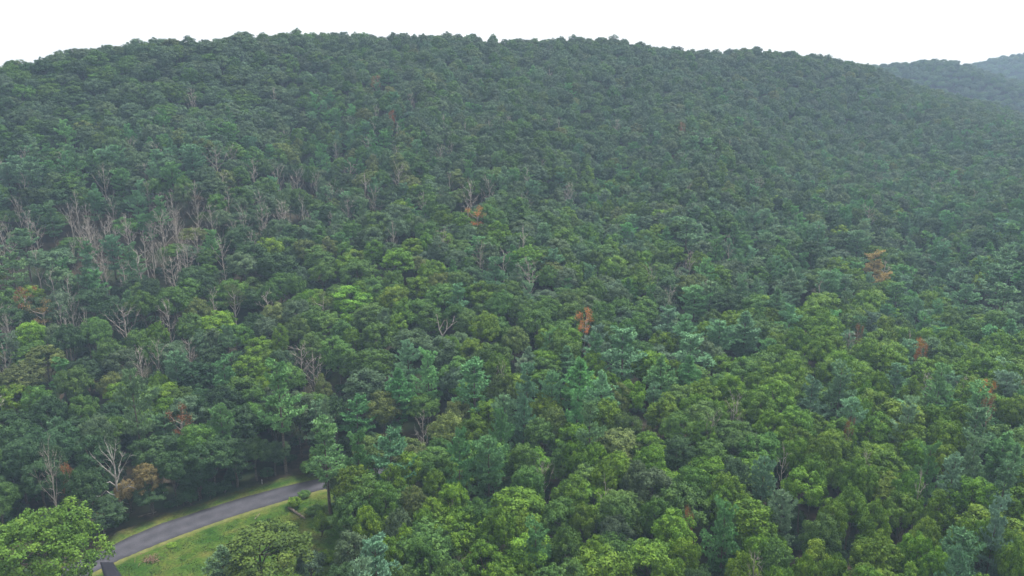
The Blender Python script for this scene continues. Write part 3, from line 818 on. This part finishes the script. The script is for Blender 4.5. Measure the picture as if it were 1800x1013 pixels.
for t in single:
    if t['label']:
        continue
    d = [math.hypot(t['px'] - l[1], (t['py'] - l[2]) * 1.25) for l in LAND]
    order = np.argsort(d)
    j = int(order[0])
    dx, dy = t['px'] - LAND[j][1], t['py'] - LAND[j][2]
    if d[j] < 14:
        rel = 'right at'
    elif abs(dx) > abs(dy) * 1.1:
        rel = 'to the right of' if dx > 0 else 'to the left of'
    else:
        rel = 'downslope from' if dy > 0 else 'upslope from'
    buckets.setdefault((t['kind'], t['tint'], j, rel), []).append((d[j], t))
for (kd, tint, j, rel), L in buckets.items():
    L.sort(key=lambda e: e[0])
    for i, (_, t) in enumerate(L):
        o = ORD[min(i, 11)]
        nm = NOUN[kd]
        if kd == 'D':
            t['label'] = f'{o}grey {nm} {rel} {LAND[j][0]}'.strip()
        elif kd == 'T':
            t['label'] = f'{o}{WORD[tint]} {nm} {rel} {LAND[j][0]}'.strip()
        else:
            t['label'] = f'{o}{WORD[tint]} {nm} {rel} {LAND[j][0]}'.strip()
        if rel == 'right at':
            t['label'] = t['label'].replace('right at', 'standing at')

# ------------------------------------------------------------------ objects
def tag(o, label=None, cat=None, group=None, kind=None):
    if label: o['label'] = label
    if cat: o['category'] = cat
    if group: o['group'] = group
    if kind: o['kind'] = kind
def link(name, me, parent=None):
    o = bpy.data.objects.new(name, me)
    COL.objects.link(o)
    if parent is not None:
        o.parent = parent
    return o
GROUP = {'broadleaf_tree': 'broadleaf trees of the forest', 'pine_tree': 'pines of the forest', 'dead_tree': 'bare dead trees in the forest', 'dying_tree': 'dying trees with brown leaves'}
first = {}
for t in single:
    tm, cm, W0, H0 = PROTO[t['kind']][t['var']]
    key = (t['kind'], t['var'])
    kn = KINDOF[t['kind']]
    if key not in first:
        root = bpy.data.objects.new(kn, None)
        COL.objects.link(root)
        a = link('trunk', tm, root)
        b = link('bare_crown' if kn == 'dead_tree' else 'crown', cm, root)
        first[key] = (root, a, b)
    else:
        r0, a0, b0 = first[key]
        root, a, b = r0.copy(), a0.copy(), b0.copy()
        for o in (root, a, b):
            COL.objects.link(o)
        a.parent = root
        b.parent = root
    root.location = (t['x'], t['y'], t['z'])
    root.rotation_euler = (0, 0, t['rot'])
    root.scale = (t['w'] / W0, t['w'] / W0, t['h'] / H0)
    tag(root, t['label'], 'tree', GROUP[kn])
    b['tint'] = t['rgb']
    a['tint'] = t['rgb']

# the rest of the forest: one mass, instanced by geometry nodes from the same tree shapes
def forest_mass(name, items, label):
    protos = []
    for t in items:
        k = (t['kind'], t['var'])
        if k not in protos:
            protos.append(k)
    me = bpy.data.meshes.new(name)
    me.vertices.add(len(items))
    me.vertices.foreach_set('co', np.array([(t['x'], t['y'], t['z']) for t in items], np.float32).ravel())
    def attr(n, ty, data, f):
        at = me.attributes.new(n, ty, 'POINT')
        at.data.foreach_set(f, data)
    attr('variant', 'INT', np.array([protos.index((t['kind'], t['var'])) for t in items], np.int32), 'value')
    sc_ = []
    for t in items:
        _, _, W0, H0 = PROTO[t['kind']][t['var']]
        sc_.append((t['w'] / W0, t['w'] / W0, t['h'] / H0))
    attr('size', 'FLOAT_VECTOR', np.array(sc_, np.float32).ravel(), 'vector')
    attr('turn', 'FLOAT_VECTOR', np.array([(0, 0, t['rot']) for t in items], np.float32).ravel(), 'vector')
    attr('tint', 'FLOAT_COLOR', np.array([(*t['rgb'], 1) for t in items], np.float32).ravel(), 'color')
    o = link(name, me)
    tag(o, label, 'forest', None, 'stuff')
    ng = bpy.data.node_groups.new(name, 'GeometryNodeTree')
    ng.interface.new_socket('Geometry', in_out='INPUT', socket_type='NodeSocketGeometry')
    ng.interface.new_socket('Geometry', in_out='OUTPUT', socket_type='NodeSocketGeometry')
    gi, go = ng.nodes.new('NodeGroupInput'), ng.nodes.new('NodeGroupOutput')
    jn = ng.nodes.new('GeometryNodeJoinGeometry')
    def named(n, ty):
        a = ng.nodes.new('GeometryNodeInputNamedAttribute')
        a.data_type = ty
        a.inputs['Name'].default_value = n
        return a.outputs['Attribute']
    va, si, tu = named('variant', 'INT'), named('size', 'FLOAT_VECTOR'), named('turn', 'FLOAT_VECTOR')
    e2r = ng.nodes.new('FunctionNodeEulerToRotation')
    ng.links.new(tu, e2r.inputs[0])
    for i, (kd, v) in enumerate(protos):
        tm, cm, _, _ = PROTO[kd][v]
        sub = ng.nodes.new('GeometryNodeJoinGeometry')
        for m in (tm, cm):
            po = bpy.data.objects.new(m.name + '_shape', m)
            oi = ng.nodes.new('GeometryNodeObjectInfo')
            oi.inputs['Object'].default_value = po
            ng.links.new(oi.outputs['Geometry'], sub.inputs[0])
        cmp_ = ng.nodes.new('FunctionNodeCompare')
        cmp_.data_type = 'INT'
        cmp_.operation = 'EQUAL'
        ng.links.new(va, cmp_.inputs[2])
        cmp_.inputs[3].default_value = i
        ip = ng.nodes.new('GeometryNodeInstanceOnPoints')
        ng.links.new(gi.outputs[0], ip.inputs['Points'])
        ng.links.new(cmp_.outputs['Result'], ip.inputs['Selection'])
        ng.links.new(sub.outputs[0], ip.inputs['Instance'])
        ng.links.new(e2r.outputs[0], ip.inputs['Rotation'])
        ng.links.new(si, ip.inputs['Scale'])
        ng.links.new(ip.outputs['Instances'], jn.inputs[0])
    ng.links.new(jn.outputs[0], go.inputs[0])
    md = o.modifiers.new('trees', 'NODES')
    md.node_group = ng
    return o
forest_mass('forest', stuff, 'dense mass of smaller and half-hidden trees covering the hillside behind')

# ------------------------------------------------------------------ ground
def ground():
    NAg = 240
    ang = np.linspace(-math.pi, math.pi, NAg, endpoint=False)
    front = np.linspace(-0.9, 0.9, 220)
    ang = np.unique(np.concatenate([ang[np.abs(ang) > 0.9], front]))
    rad = np.concatenate([np.arange(6, 960, 7.0), np.arange(960, 1855, 30.0)])
    A, Rr = np.meshgrid(ang, rad, indexing='ij')
    X, Y = Rr * np.sin(A), Rr * np.cos(A)
    Z = zg(X, Y)
    n, m = A.shape
    V = np.column_stack([X.ravel(), Y.ravel(), Z.ravel()])
    V = np.vstack([V, [0, 0, 0]])
    i = np.arange(n)[:, None]; j = np.arange(m - 1)[None, :]
    i2 = (i + 1) % n
    q = np.stack(np.broadcast_arrays(i * m + j, i * m + j + 1, i2 * m + j + 1, i2 * m + j), -1).reshape(-1, 4)
    ii = np.arange(n)
    tri = np.stack([np.full(n, n * m), ii * m, ((ii + 1) % n) * m], 1)
    o = link('ground', mesh_from('ground', V, [q, tri], [M_FLOOR], smooth=True))
    tag(o, 'brown forest floor of leaf litter under the trees', 'ground', None, 'structure')
ground()

# meadow and verge: one grass sheet over the level clearing, drier beside the road
def grass_mat():
    m, nt, p = new_mat('meadow_grass')
    L = nt.links.new
    tc = node(nt, 'ShaderNodeTexCoord')
    def nz(s, d=5):
        n = node(nt, 'ShaderNodeTexNoise')
        n.inputs['Scale'].default_value = s
        n.inputs['Detail'].default_value = d
        L(tc.outputs['Object'], n.inputs['Vector'])
        return n.outputs['Fac']
    def ramp(f, stops):
        r = node(nt, 'ShaderNodeValToRGB')
        e = r.color_ramp.elements
        while len(e) < len(stops):
            e.new(0.5)
        for k, (pos, c) in enumerate(stops):
            e[k].position = pos
            e[k].color = (*c, 1)
        L(f, r.inputs['Fac'])
        return r.outputs['Color']
    base = ramp(nz(0.22), [(0.32, (0.018, 0.055, 0.006)), (0.5, (0.042, 0.078, 0.010)), (0.66, (0.085, 0.095, 0.022))])
    fine = ramp(nz(2.2), [(0.3, (0.55, 0.55, 0.55)), (0.7, (1.35, 1.35, 1.25))])
    mu = node(nt, 'ShaderNodeMixRGB', blend_type='MULTIPLY')
    mu.inputs['Fac'].default_value = 1
    L(base, mu.inputs['Color1']); L(fine, mu.inputs['Color2'])
    st = node(nt, 'ShaderNodeAttribute', attribute_type='GEOMETRY', attribute_name='dry')
    mx = node(nt, 'ShaderNodeMixRGB')
    L(st.outputs['Fac'], mx.inputs['Fac'])
    L(mu.outputs['Color'], mx.inputs['Color1'])
    L(ramp(nz(1.1), [(0.3, (0.09, 0.105, 0.028)), (0.7, (0.15, 0.145, 0.055))]), mx.inputs['Color2'])
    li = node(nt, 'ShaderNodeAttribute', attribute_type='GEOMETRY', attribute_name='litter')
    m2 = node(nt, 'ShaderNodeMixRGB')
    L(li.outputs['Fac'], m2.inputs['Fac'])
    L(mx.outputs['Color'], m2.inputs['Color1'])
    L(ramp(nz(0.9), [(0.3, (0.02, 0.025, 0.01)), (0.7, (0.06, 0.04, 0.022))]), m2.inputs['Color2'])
    L(m2.outputs['Color'], p.inputs['Base Color'])
    p.inputs['Roughness'].default_value = 0.95
    p.inputs['Specular IOR Level'].default_value = 0.1
    return m
lo, hi = FIELD.min(0) - 2, FIELD.max(0) + 2
gx, gy = np.arange(lo[0], hi[0], 0.8), np.arange(lo[1], hi[1], 0.8)
GX, GY = np.meshgrid(gx, gy, indexing='ij')
GP = np.column_stack([GX.ravel(), GY.ravel()])
ins = inside(GP, FIELD)
ROAD_S = ROAD_S + (ROAD_N - ROAD_S) * 0.10
DR_A, DR_B = pts('176,990 180,1003 186,1025 196,1070'), pts('199,990 207,1003 222,1025 245,1070')
DRIVEPOLY = np.vstack([DR_A, DR_B[::-1]])
ROADPOLY = np.vstack([ROAD_N, ROAD_S[::-1]])
on_road = inside(GP, ROADPOLY)
dS, dN = dist_line(GP, ROAD_S), dist_line(GP, ROAD_N)
edge_d = dist_line(GP, FIELD[:11])
north = dN < dS
bump = 0.16 + 0.12 * np.sin(GP[:, 0] * .9 + np.sin(GP[:, 1])) * np.sin(GP[:, 1] * .8) + rng.random(len(GP)) * .10
near = np.clip(np.minimum(dS, dN) / 2.5, 0, 1)
near[on_road] = 0
near *= np.clip(np.minimum(dist_line(GP, DR_A), dist_line(GP, DR_B)) / 2.0 - .4, 0, 1)
near[inside(GP, DRIVEPOLY)] = 0
gz = 0.06 + bump * near
nj = rng.random(len(GP))
dry = np.where(north, np.clip(1 - dN / 1.2, 0, 1) * .5, np.clip(1.9 - dS / 1.0, 0, 1) * .95) * np.clip(.55 + nj, 0, 1)
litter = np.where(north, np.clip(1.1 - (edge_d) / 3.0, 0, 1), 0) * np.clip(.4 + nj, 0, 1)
nx, ny = GX.shape
idx = np.arange(nx * ny).reshape(nx, ny)
q = np.stack([idx[:-1, :-1], idx[1:, :-1], idx[1:, 1:], idx[:-1, 1:]], -1).reshape(-1, 4)
q = q[ins[q].all(1)]
use, inv = np.unique(q, return_inverse=True)
q = inv.reshape(-1, 4)
me = mesh_from('meadow', np.column_stack([GP, gz])[use], [q], [grass_mat()], smooth=True)
for n_, d_ in (('dry', dry), ('litter', litter)):
    at = me.attributes.new(n_, 'FLOAT', 'POINT')
    at.data.foreach_set('value', d_[use].astype(np.float32))
o = link('meadow', me)
tag(o, 'green meadow and mown verge on both sides of the road', 'meadow', None, 'structure')

def strip(name, A, B, z, mat, n=160, wob=0.12):
    def res(P):
        d = np.concatenate([[0], np.cumsum(np.linalg.norm(np.diff(P, axis=0), axis=1))])
        t = np.linspace(0, d[-1], n)
        Q = np.column_stack([np.interp(t, d, P[:, 0]), np.interp(t, d, P[:, 1])])
        for _ in range(8):
            Q[1:-1] = (Q[:-2] + 2 * Q[1:-1] + Q[2:]) / 4
        return Q
    a, b = res(A), res(B)
    a += rng.normal(size=a.shape) * wob * .5
    b += rng.normal(size=b.shape) * wob * .5
    rows = [a + (b - a) * f for f in (0, .25, .5, .75, 1)]
    V, kk = [], 5
    for i in range(n):
        for j, rw in enumerate(rows):
            V.append((*rw[i], z + 0.05 * (1 - abs(j - 2) / 2)))
    for i in range(n):
        V.append((*rows[0][i], z - .2))
    for i in range(n):
        V.append((*rows[4][i], z - .2))
    Q = []
    for i in range(n - 1):
        for j in range(4):
            Q.append((i * 5 + j, i * 5 + j + 1, i * 5 + 5 + j + 1, i * 5 + 5 + j))
        a0 = n * 5 + i
        Q.append((i * 5, i * 5 + 5, a0 + 1, a0))
        a1 = n * 6 + i
        Q.append((i * 5 + 4, a1, a1 + 1, i * 5 + 9))
    me = mesh_from(name, V, [np.array(Q)], [mat])
    uv = np.zeros(len(V), np.float32)
    uv[:n * 5] = np.tile([0, .25, .5, .75, 1], n)
    uv[n * 6:] = 1
    at = me.attributes.new('across', 'FLOAT', 'POINT')
    at.data.foreach_set('value', uv)
    return link(name, me)
def asphalt(name, c1, c2, tracks):
    m, nt, p = new_mat(name)
    L = nt.links.new
    tc = node(nt, 'ShaderNodeTexCoord')
    n1 = node(nt, 'ShaderNodeTexNoise'); n1.inputs['Scale'].default_value = 0.35; n1.inputs['Detail'].default_value = 6
    n2 = node(nt, 'ShaderNodeTexNoise'); n2.inputs['Scale'].default_value = 4.0; n2.inputs['Detail'].default_value = 3
    L(tc.outputs['Object'], n1.inputs['Vector']); L(tc.outputs['Object'], n2.inputs['Vector'])
    ad = node(nt, 'ShaderNodeMath', operation='MULTIPLY_ADD')
    L(n2.outputs['Fac'], ad.inputs[0]); ad.inputs[1].default_value = .5; L(n1.outputs['Fac'], ad.inputs[2])
    ac = node(nt, 'ShaderNodeAttribute', attribute_type='GEOMETRY', attribute_name='across')
    wv = node(nt, 'ShaderNodeMath', operation='MULTIPLY'); wv.inputs[1].default_value = 12.566
    L(ac.outputs['Fac'], wv.inputs[0])
    co = node(nt, 'ShaderNodeMath', operation='COSINE'); L(wv.outputs[0], co.inputs[0])
    a2 = node(nt, 'ShaderNodeMath', operation='MULTIPLY_ADD'); a2.inputs[1].default_value = -tracks
    L(co.outputs[0], a2.inputs[0]); L(ad.outputs[0], a2.inputs[2])
    r = node(nt, 'ShaderNodeValToRGB')
    r.color_ramp.elements[0].position = .5; r.color_ramp.elements[1].position = 1.0
    r.color_ramp.elements[0].color = (*c1, 1); r.color_ramp.elements[1].color = (*c2, 1)
    L(a2.outputs[0], r.inputs['Fac'])
    L(r.outputs['Color'], p.inputs['Base Color'])
    p.inputs['Roughness'].default_value = .9
    p.inputs['Specular IOR Level'].default_value = .12
    return m
o = strip('road', ROAD_N, ROAD_S, 0.14, asphalt('asphalt', (0.042, 0.042, 0.050), (0.072, 0.071, 0.084), .07))
tag(o, 'narrow grey asphalt road curving through the clearing', 'road', None, 'structure')
o = strip('driveway', DR_A, DR_B, 0.195, asphalt('dark_asphalt', (0.013, 0.013, 0.018), (0.021, 0.021, 0.028), .02), 40, 0.02)
tag(o, 'darker asphalt driveway joining the road at its near end', 'driveway', None, 'structure')

# rough grass standing in the meadow
g = Geo()
lo2, hi2 = FIELD.min(0), FIELD.max(0)
TP = rng.uniform(lo2, hi2, size=(26000, 2))
ok = inside(TP, FIELD) & ~inside(TP, ROADPOLY) & ~inside(TP, DRIVEPOLY) & (dist_line(TP, ROAD_S) > .8) & (dist_line(TP, ROAD_N) > .6)
TP = TP[ok]
tn = dist_line(TP, ROAD_N) < dist_line(TP, ROAD_S)
hgt = np.where(tn, .10, .22) * rng.uniform(.5, 1.5, len(TP)) * np.clip(dist_line(TP, ROAD_S) / 4, .3, 1)
patch = np.sin(TP[:, 0] * .35 + 2) * np.sin(TP[:, 1] * .5 + TP[:, 0] * .2)
for rep in range(3):
    n = len(TP)
    C = np.column_stack([TP + rng.normal(size=(n, 2)) * .25, .14 + hgt * .5])
    D = np.column_stack([rng.normal(size=(n, 2)) * .5, np.ones(n)])
    D /= np.linalg.norm(D, axis=1, keepdims=True)
    N = np.column_stack([rng.normal(size=(n, 2)), np.full(n, .3)])
    g.leaves(C, N, hgt * 1.2, .4, np.clip(.5 + .35 * patch + rng.normal(size=n) * .2, 0, 1), 0, D)
m_gr, nt, p = new_mat('grass_blade')
va = node(nt, 'ShaderNodeAttribute', attribute_type='GEOMETRY', attribute_name='leafvar')
r = node(nt, 'ShaderNodeValToRGB')
r.color_ramp.elements[0].color = (0.020, 0.060, 0.006, 1)
r.color_ramp.elements[1].color = (0.09, 0.10, 0.022, 1)
e = r.color_ramp.elements.new(.55); e.color = (0.042, 0.082, 0.010, 1)
nt.links.new(va.outputs['Fac'], r.inputs['Fac'])
nt.links.new(r.outputs['Color'], p.inputs['Base Color'])
p.inputs['Roughness'].default_value = .8
o = link('grass', g.mesh('grass', [m_gr]))
tag(o, 'rough green grass standing in the roadside meadow', 'grass', None, 'stuff')

# ------------------------------------------------------------------ shrubs, logs, brush and a stake in the clearing
SHR = [('br', 518, 893, 2.6, 3.4, 'leafy green shrub at the road edge by the fallen log'), ('g', 552, 905, 2.0, 4.2, 'spreading green shrub behind the fallen log'),
       ('br', 566, 945, 6.0, 3.2, 'tall vine-draped stub at the meadow edge'), ('g', 575, 925, 2.0, 4.0, 'low green shrub beside the vine-draped stub'),
       ('dg', 300, 893, 1.6, 3.0, 'dark low shrub at the forest edge near the umbrella-shaped tree'), ('dg', 395, 866, 2.6, 4.2, 'dark shrub at the forest edge above the middle of the road'),
       ('dg', 470, 842, 3.0, 3.6, 'dark upright shrub near the white stake'), ('g', 548, 835, 4.0, 5.5, 'leafy green bush beside the road where it enters the forest'),
       ('yg', 575, 985, 1.6, 4.6, 'yellow-green weedy shrub between the horizontal logs'), ('br', 302, 962, .8, 2.2, 'small bright green weed clump by the road strip'),
       ('g', 535, 875, 1.6, 3.2, 'low shrub at the pavement edge just before the forest')]
tm, cm, W0, H0 = SHRUB
f0 = None
for tint, px, py, h, wd, lab in SHR:
    if f0 is None:
        root = bpy.data.objects.new('shrub', None); COL.objects.link(root)
        a = link('stem', tm, root); b = link('foliage', cm, root)
        f0 = (root, a, b)
    else:
        root, a, b = (q_.copy() for q_ in f0)
        for o in (root, a, b):
            COL.objects.link(o)
        a.parent = root; b.parent = root
    x, y = flat(px, py)
    root.location = (x, y, 0.05)
    root.rotation_euler = (0, 0, R.uniform(0, 6))
    root.scale = (wd / W0, wd / W0, h / H0)
    tag(root, lab, 'shrub', 'shrubs around the clearing')
    b['tint'] = a['tint'] = tuple(float(v) for v in np.array(TINT[tint]) * R.uniform(.9, 1.1))
def log(px0, py0, px1, py1, r0, lab, mat, stubs=6, seed=0):
    gg = np.random.default_rng(seed)
    a, b = np.array([*flat(px0, py0), .35 + r0]), np.array([*flat(px1, py1), .2 + r0])
    m = Geo()
    m.tube(bend(a, b, 6, .015, gg), np.linspace(r0, r0 * .6, 6), 8)
    c = Geo()
    for k in range(stubs):
        t = gg.uniform(.0, .9)
        s = a + (b - a) * t
        d = unit(gg.normal(size=3) * [1, 1, .5] + [0, 0, .45])
        c.tube(bend(s, s + d * gg.uniform(.8, 2.2), 4, .06, gg), [.07, .055, .04, .015], 4)
    root = link('fallen_log', m.mesh('log', [mat], True))
    link('branch_stub', c.mesh('log_branch', [mat], True), root)
    tag(root, lab, 'log', 'fallen logs around the meadow')
log(508, 897, 536, 915, .32, 'grey-brown fallen log with broken branches lying across the meadow edge', M_LOG, 9, 1)
log(560, 981, 588, 980, .26, 'short horizontal log right of the olive meadow tree', M_LOG, 3, 2)
log(543, 1002, 563, 1006, .22, 'nearest short grey log lying below the other logs', M_LOG, 2, 3)
log(448, 916, 457, 905, .10, 'thin grey pole lying in the grass just below the road', M_LOG, 1, 4)
log(243, 912, 275, 902, .14, 'thin grey log lying along the verge below the forest edge', M_LOG, 3, 5)
b_ = Geo()
gg = np.random.default_rng(9)
for k in range(70):
    th = gg.uniform(0, 6.28)
    c = np.array([gg.normal() * .9, gg.normal() * .7, .25 + abs(gg.normal()) * .35])
    d = np.array([math.cos(th), math.sin(th), gg.normal() * .35])
    l = gg.uniform(.5, 1.6)
    b_.tube([c - d * l / 2, c + d * l / 2], [.05, .025], 4)
o = link('brush_pile', b_.mesh('brush_pile', [noise_mat('brush', (.10, .06, .04), (.26, .18, .13), 2.0)], True))
o.location = (*flat(264, 987), .15)
tag(o, 'reddish-brown pile of cut brush lying in the meadow', 'brush pile')
s_ = Geo()
s_.tube([(0, 0, -.3), (0, 0, 1.35), (.05, 0, 1.5)], [.09, .09, .05], 6)
s_.tube([(0, 0, .9), (.2, 0, 1.3)], [.05, .03], 5)
o = link('stake', s_.mesh('stake', [M_WHITEBARK]))
o.location = (*flat(461, 853), .1)
tag(o, 'small white stake standing on the verge across the road', 'stake')

# ------------------------------------------------------------------ haze
def haze():
    x0, x1, y0, y1, z0, z1 = -1900, 1900, -1900, 1900, -4.0, 262.0
    V = [(x, y, z) for z in (z0, z1) for x, y in ((x0, y0), (x1, y0), (x1, y1), (x0, y1))]
    F = np.array([(3, 2, 1, 0), (4, 5, 6, 7), (0, 1, 5, 4), (1, 2, 6, 5), (2, 3, 7, 6), (3, 0, 4, 7)])
    m = bpy.data.materials.new('haze')
    m.use_nodes = True
    nt = m.node_tree
    nt.nodes.remove(nt.nodes['Principled BSDF'])
    pv = nt.nodes.new('ShaderNodeVolumePrincipled')
    pv.inputs['Color'].default_value = (*HAZE_COLOR, 1)
    pv.inputs['Density'].default_value = HAZE_DENSITY
    pv.inputs['Anisotropy'].default_value = 0.0
    nt.links.new(pv.outputs['Volume'], nt.nodes['Material Output'].inputs['Volume'])
    o = link('haze', mesh_from('haze', V, [F], [m]))
    tag(o, 'pale blue summer haze filling the valley air', 'haze', None, 'stuff')
haze()
print('TREES', len(trees), 'stuff', len(stuff), 'maxz', max(t['z'] + t['h'] for t in trees), 'polys', sum(len(m[1].polygons) for L in PROTO.values() for m in L))
print('ground z range', GZ.min(), GZ.max())
